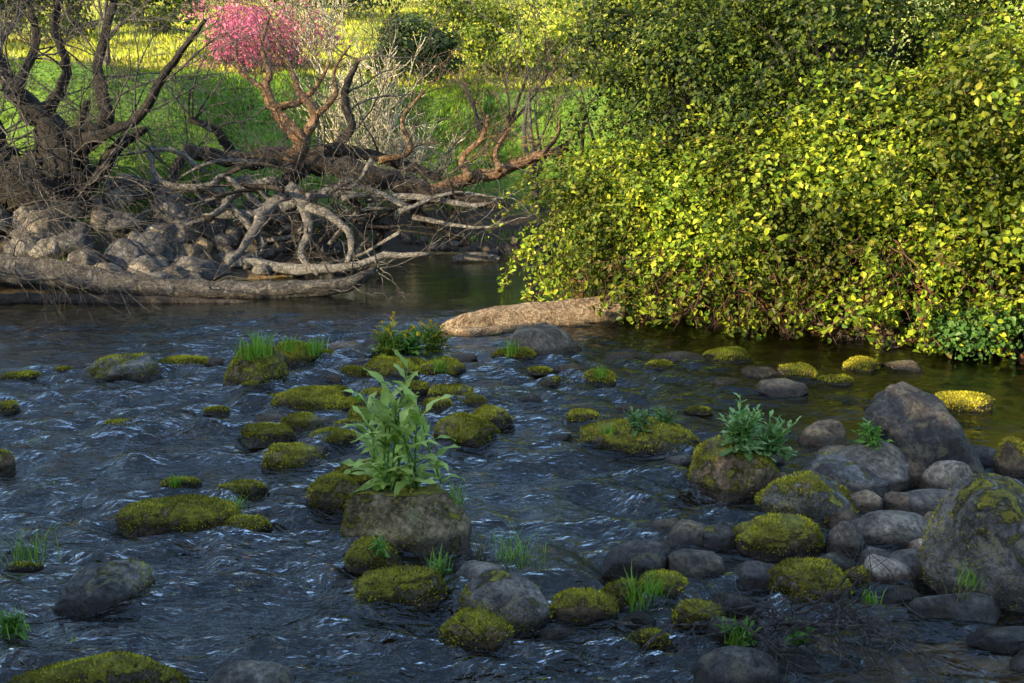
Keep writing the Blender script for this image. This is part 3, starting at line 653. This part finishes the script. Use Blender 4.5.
for j,l in enumerate(DW):
    A=Acc(); pp,rr=limb(A,l,17,8,sub=3,jit=.45,rough=.35,k=.8); dk=(j>=nm and j%2) or j in(4,)
    for k in range(5):
        i=rt.randrange(2,len(pp)); grow(A,pp[i],rv(rt)+np.array([0,-.2,.3]),rt.uniform(.3,.9),.010,1,.35,(0,0,.02),None,2,rt,.9,rmin=.004)
    b0=pp[0]; o=obj("driftwood",np.array(A.V)-b0,A.F,bk_brown if dk else bk_drift,True,None,tuple(b0)); tag(o,dd_ if dk else dl,"driftwood","driftwood branches on the bank")
A=Acc(); pp,rr=limb(A,[(-60,266,13,14.6),(0,270,13,14.5),(60,276,12,14.4),(120,285,12,14.2),(200,291,11,14.1),(280,290,9,14.1),(345,284,7,14.2),(376,268,3,14.4)],14.4,12,6,.12,.3)
for k in range(18):
    i=rt.randrange(4,len(pp)); grow(A,pp[i],rv(rt)+np.array([.3,-.2,.3]),rt.uniform(.4,1.1),.013,2,.3,(0,0,.0),None,2,rt,.9,rmin=.004)
bk_lg=bark_mat("weathered_dark_grey_wood",(.025,.022,.019),(.09,.08,.07),(.23,.21,.185),2)
b0=pp[0]; tag(obj("log",np.array(A.V)-b0,A.F,bk_lg,True,None,tuple(b0)),"long weathered grey log lying along the water's edge","log")
A=Acc(); pp,rr=limb(A,[(-60,302,6,13.6),(20,298,6),(110,300,5.5),(190,302,4.5),(250,303,2)],13.6,9,8,.2,.25)
b0=pp[0]; tag(obj("log",np.array(A.V)-b0,A.F,bk_brown,True,None,tuple(b0)),"thin brown log half sunk beside a larger log","log")
A=Acc()
def wl(pts,n=16,sub=7,rough=.16):
    pp,r=smooth_path([p[:3] for p in pts],[p[3] for p in pts],sub,.05); tube(A,pp,r,n,rough)
x0,y0,_=gp(440,334);x1,y1,_=gp(585,326)
wl([(x0,y0+.15,.02,.05),(x0+.25,y0+.22,.07,.12),(x0*.5+x1*.5,(y0+y1)/2+.25,.09,.16),(x1-.1,y1+.25,.09,.16),(x1+.5,y1+.4,.10,.13)],18,9,.2)
wl([(x0+.2,y0+.5,.08,.04),(x0+.8,y0+.5,.15,.08),(x1+.3,y1+.6,.2,.08)],9,7,.25)
wl([(x0+.1,y0+.05,.02,.04),(x0+.6,y0+.02,.03,.06),(x1-.4,y1+.05,.03,.03)],9,7,.25)
b0=np.array([x0,y0,0]); tag(obj("log",np.array(A.V)-b0,A.F,bk_log,True,None,tuple(b0)),"thick weathered tan log lying half in the creek","log")
A=Acc(); x0,y0,_=gp(452,262);x1,y1,_=gp(500,262)
wl([(x0,y0,.04,.06),(x0*.5+x1*.5,y0,.1,.09),(x1,y1,.05,.05)],8)
b0=np.array([x0,y0,0]); tag(obj("log",np.array(A.V)-b0,A.F,bk_drift,True,None,tuple(b0)),"short pale piece of driftwood floating by the far bank","log")

# ---------------------------------------------------------------- grass
def blades(x,y,z,h,w_,rng,bend=.4):
    k=len(x); a_=rng.uniform(0,6.28,k); dx,dy=np.cos(a_),np.sin(a_); px,py=-dy,dx
    hh=h*rng.uniform(.5,1.3,k); be=bend*hh*rng.uniform(.2,1.3,k)
    b0=np.stack([x,y,z-.01],1); s=np.stack([px,py,0*px],1)*(w_/2)
    mid=b0+np.stack([dx*be*.35,dy*be*.35,hh*.6],1); tip=b0+np.stack([dx*be,dy*be,hh*.95],1)
    v=np.stack([b0-s,b0+s,mid+s*.8,mid-s*.8,tip],1).reshape(-1,3); i=np.arange(k)[:,None]*5
    return v,(i+np.array([[0,1,2,3]])).tolist()+(i+np.array([[3,2,4]])).tolist()
n=100000; x=G.uniform(-13,4,n); y=G.uniform(16.5,29,n); z=height(x,y); k=(z+.5*sn(x,y,0,1.2)>1.1)&(z<4.5); x,y,z=x[k],y[k],z[k]
hv=.10*(1+.8*np.clip(sn(x,y,0,2.),-.8,1.2))
v,F=blades(x,y,z,hv,.022,G,.7); tag(obj("grass",v,F,lm_grass,False),"short green grass covering the creek bank","grass",kind="stuff")
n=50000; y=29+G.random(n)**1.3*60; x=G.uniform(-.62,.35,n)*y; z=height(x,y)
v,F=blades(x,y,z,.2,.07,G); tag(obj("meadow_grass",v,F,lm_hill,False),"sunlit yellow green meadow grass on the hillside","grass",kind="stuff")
n=9000; x=G.uniform(-9,1.2,n); y=G.uniform(14.5,20.5,n); z=height(x,y); k=(z>.12)&(z<1.5)&(sn(x,y,0,2.2)>.3); x,y,z=x[k],y[k],z[k]
v,F=blades(x,y,z,.16,.018,G); tag(obj("weeds",v,F,lm_grass,False),"patches of green weeds between bank stones","weeds",kind="stuff")
def top_at(u,v):
    a,b,c=ray(u,v); best=None
    for (rx,ry,ra,rb,rc,o) in ROCKS:
        ox,oy,oz=-rx/ra,-ry/rb,H/rc; dx,dy,dz=a/ra,b/rb,c/rc
        A2=dx*dx+dy*dy+dz*dz; B2=ox*dx+oy*dy+oz*dz; C2=ox*ox+oy*oy+oz*oz-1; D_=B2*B2-A2*C2
        if D_<0: continue
        t=(-B2-math.sqrt(D_))/A2
        if t>0 and H+c*t>0 and (best is None or t<best[0]): best=(t,a*t,b*t,H+c*t-.01)
    if best: return best[1:]
    x,y,_=gp(u,v,0.); return x,y,0.
def grass_tuft(u,v,hp,n,mat_=lm_grass,label="tuft of fresh green grass growing on a mossy stone",bend=.8,wf=1.):
    x,y,z=top_at(u,v); s=y/FPX*1.03; h=hp*s; rg=np.random.default_rng(int(u*7+v))
    rad=h*.25; bx=rg.normal(size=n)*rad; by=rg.normal(size=n)*rad
    vv,F=blades(bx,by,np.zeros(n)-.01,h,.002*wf+.0009*y*.8*wf,rg,bend)
    tag(obj("grass_tuft",vv,F,mat_,False,None,(x,y,z)),label,"grass","grass tufts on the stones")
lm_tuft=leaf_mat("fresh_grass_blade",[(.10,.24,.02),(.18,.38,.03),(.3,.5,.05)],.4,.55,.3,None)
for g in [(262,352,24,90),(248,356,18,60),(310,352,18,60),(240,512,18,50),(175,482,12,50),(30,560,38,40),(15,628,22,60),(515,565,42,60),(510,352,16,40),
 (380,545,14,40),(455,500,26,30),(640,600,30,70),(655,590,22,50),(440,570,22,50),(610,430,12,30),(735,640,26,60),(390,348,20,60),(430,345,24,50),(440,368,14,40),
 (600,374,12,40),(970,580,22,24),(318,350,14,40),(660,418,12,40),(870,600,16,40),(360,400,12,30),(800,630,16,50),(290,348,16,40)]:
    grass_tuft(*g,mat_=lm_tuft)
for g in [(480,555,24,26),(30,556,30,22),(455,495,22,18),(960,592,22,14)]: grass_tuft(*g,lm_dry,"wisp of dry thin grass beside a stone",1.1,.7)
# ---------------------------------------------------------------- leafy plants
def lance_leaf(p,d,up,L_,W_,droop,rg):
    d=d/np.linalg.norm(d); s=np.cross(d,up); s/=np.linalg.norm(s)+1e-9; V=[];F=[]
    prof=[.12,.5,.85,1.,.9,.6,.0]; q=np.array(p,float); dd=d.copy(); m=len(prof); ph=rg.uniform(0,6)
    for i,w_ in enumerate(prof):
        n_=np.cross(s,dd); w1=.16*W_*math.sin(i*2.1+ph); w2=.16*W_*math.sin(i*2.4+ph*2); j1=1+.18*math.sin(i*5+ph)
        V+= [q-s*w_*j1*W_/2+n_*(.14*W_*w_+w1),q,q+s*w_*W_/2+n_*(.14*W_*w_+w2)]
        dd=dd+np.array([0,0,-droop/m]); dd/=np.linalg.norm(dd); q=q+dd*L_/(m-1)
    for i in range(m-1):
        a=i*3; F+=[[a,a+1,a+4,a+3],[a+1,a+2,a+5,a+4]]
    return V,F
def leafy_plant(u,v,hp,ns,leafp,wr,mat_,label,seed,name="leafy_plant",lean=.25,npl=11,droop=.9,flower=None,shift=0.,el0=.25,tapl=.6,br=.03,yb=0.,fs=.05):
    rp=random.Random(seed); x,y,z=top_at(u,v); y+=yb; s=y/FPX*1.03; h=hp*s; LL=leafp*s
    root=empty(name,(x,y,z)); tag(root,label,"plant"); A=Acc();B=Acc();FL=[]
    for k in range(ns):
        a=rp.uniform(0,6.28); le=lean*rp.uniform(.2,1.); hh=h*rp.uniform(.55,1.) if k else h
        b0=np.array([rp.gauss(0,br),rp.gauss(0,br),-.02]); tip=np.array([math.cos(a)*le*hh+shift*hh,math.sin(a)*le*hh,hh*.93]); mid=(b0+tip)/2+np.array([-math.cos(a)*le*hh*.2,-math.sin(a)*le*hh*.2,0])
        pp,rr=smooth_path([b0,mid,tip],[.008,.006,.002],5,.2,rp); tube(A,pp,rr,5)
        m=len(pp)
        for j in range(npl):
            f=(j/npl)**.9; i=min(int(f*(m-1)),m-1); th=j*2.4+k+rp.uniform(-.5,.5); el=el0+1.0*f
            d=np.array([math.cos(th),math.sin(th),el+rp.uniform(-.45,.45)]); l=LL*(1.05-tapl*f)*rp.uniform(.55,1.3)
            V_,F_=lance_leaf(pp[i],d,np.array([0,0,1.]),l,l*wr*rp.uniform(.8,1.2),droop*(1-.4*f)*rp.uniform(.4,1.8),rp); B.add([tuple(q) for q in V_],F_)
        if flower: FL.append(pp[-1])
    obj("stems",A.V,A.F,lm_ivy,True,root); obj("foliage",B.V,B.F,mat_,True,root)
    for e in FL:
        Cc=Acc(); Cc.add((e+np.array([[-.008,0,0],[.008,0,0],[0,.008,0],[0,-.008,0]])).tolist(),[[0,2,1],[0,1,3]])
        for j in range(6):
            d=rv(rp)+np.array([0,0,.5]); V_,F_=lance_leaf(e,d,np.array([.1,0,1.]),fs,fs*.7,.3,rp); Cc.add([tuple(q) for q in V_],F_)
        obj("flower",Cc.V,Cc.F,flower,True,root)
leafy_plant(390,484,132,4,40,.27,lm_mull,"tall upright plant with long pale green leaves on boulder",1,lean=.2,npl=16,shift=.03,el0=.9,droop=1.3,tapl=.3,br=.05,yb=.08)
leafy_plant(374,484,98,4,42,.27,lm_mull,"upright plant with long pale green leaves",21,lean=.38,npl=10,el0=.9,droop=1.4,tapl=.3,br=.05,yb=.08)
leafy_plant(408,484,86,4,42,.27,lm_mull,"upright plant with long pale green leaves",22,lean=.42,npl=10,el0=.9,droop=1.4,tapl=.3,br=.05,yb=.08)
leafy_plant(392,486,30,8,46,.24,lm_mull,"low spreading plant with long pale green leaves",2,lean=.9,npl=4,el0=.3,droop=1.9,br=.05,yb=.05)
leafy_plant(742,444,50,18,20,.34,lm_mint,"bushy grey green herb growing on a mossy boulder",3,lean=.85,npl=15,droop=.6)
leafy_plant(770,450,38,12,19,.34,lm_mint,"bushy grey green herb growing on a mossy boulder",4,lean=.9,npl=12,droop=.6)
leafy_plant(640,425,20,9,15,.3,lm_mint,"small grey green herb on a flat mossy stone",5,lean=1.1,npl=9,droop=.8)
leafy_plant(668,422,18,7,14,.3,lm_mint,"small grey green herb on a flat mossy stone",6,lean=1.1,npl=8,droop=.8)
leafy_plant(870,440,22,10,16,.35,lm_ivy,"small fresh green herb between dark boulders",7,lean=.9,npl=10)
leafy_plant(386,352,36,10,20,.3,lm_lime,"flowering plant with small yellow blooms on stones",8,lean=.9,npl=9,flower=lm_yel,name="flowering_plant",fs=.035)
leafy_plant(410,350,26,9,18,.3,lm_ivy,"flowering plant with small yellow blooms on stones",18,lean=1.1,npl=9,flower=lm_yel,name="flowering_plant",fs=.035)
leafy_plant(436,350,26,9,18,.3,lm_lime,"flowering plant with small yellow blooms on stones",9,lean=1.1,npl=8,flower=lm_yel,name="flowering_plant",fs=.035)
leafy_plant(12,628,24,6,18,.4,lm_ivy,"small green herb growing at the water's edge",10,lean=.9,npl=8)
leafy_plant(740,640,30,9,17,.35,lm_ivy,"low green herb growing on twiggy debris",12,lean=1.2,npl=9)
leafy_plant(800,645,22,10,16,.35,lm_ivy,"low green herb growing on twiggy debris",13,lean=1.3,npl=9)
leafy_plant(440,575,24,4,14,.35,lm_ivy,"small green herb beside a mossy stone",14,lean=.6,npl=8)
leafy_plant(380,548,14,4,12,.35,lm_ivy,"small green herb beside a mossy stone",15,lean=.8,npl=7)
rock(800,672,130,22,'dark',label="low dark stony islet holding twigs and herbs")
A=Acc(); x,y,_=gp(800,662); y+=.15
for k in range(70):
    p0=np.array([R.gauss(0,.26),R.gauss(0,.12),R.uniform(.06,.16)]); d=np.array([R.uniform(-1,1),R.uniform(-.7,.3),R.uniform(-.25,.35)])
    grow(A,p0,d,R.uniform(.15,.4),R.uniform(.004,.01),1,.3,(0,0,-.05),None,2,R,.7,rmin=.002)
tag(obj("twig_pile",A.V,A.F,bk_grey,True,None,(x,y,0)),"pile of small brown twigs stranded on the bar","twigs")
# ---------------------------------------------------------------- shrubs on the bank behind the viewer (cast the evening shade)
rng=np.random.default_rng(900)
Pn,Nn,cc=clumps((0,0,1.0),(2.0,1.5,1.4),70,.6,45,rng); v,F=leaves(Pn,Nn,.3,rng)
A=Acc()
for i in range(12):
    q=cc[i*4]; pp,rr=smooth_path([(0,0,-.3),q*.5+[0,0,.2],q],[.06,.04,.01],4,.2); tube(A,pp,rr,5)
proto=None
for k,s in enumerate(np.arange(-34,16,2.6)):
    x=s;y=-4.3-.5*s; z=hz(x,y)
    r0=empty("hedge_shrub",(x,y,z)); tag(r0,"dense dark green shrub on top of the bank","shrub","shrubs along the near bank")
    if proto is None:
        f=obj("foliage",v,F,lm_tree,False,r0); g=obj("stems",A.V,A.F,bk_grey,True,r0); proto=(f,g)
    else:
        for q in proto:
            c_=q.copy(); c_.parent=r0; col.objects.link(c_)
    r0.rotation_euler=(0,0,R.uniform(0,6)); sc=R.uniform(.7,1.05); r0.scale=(sc*1.1,sc*1.1,sc)
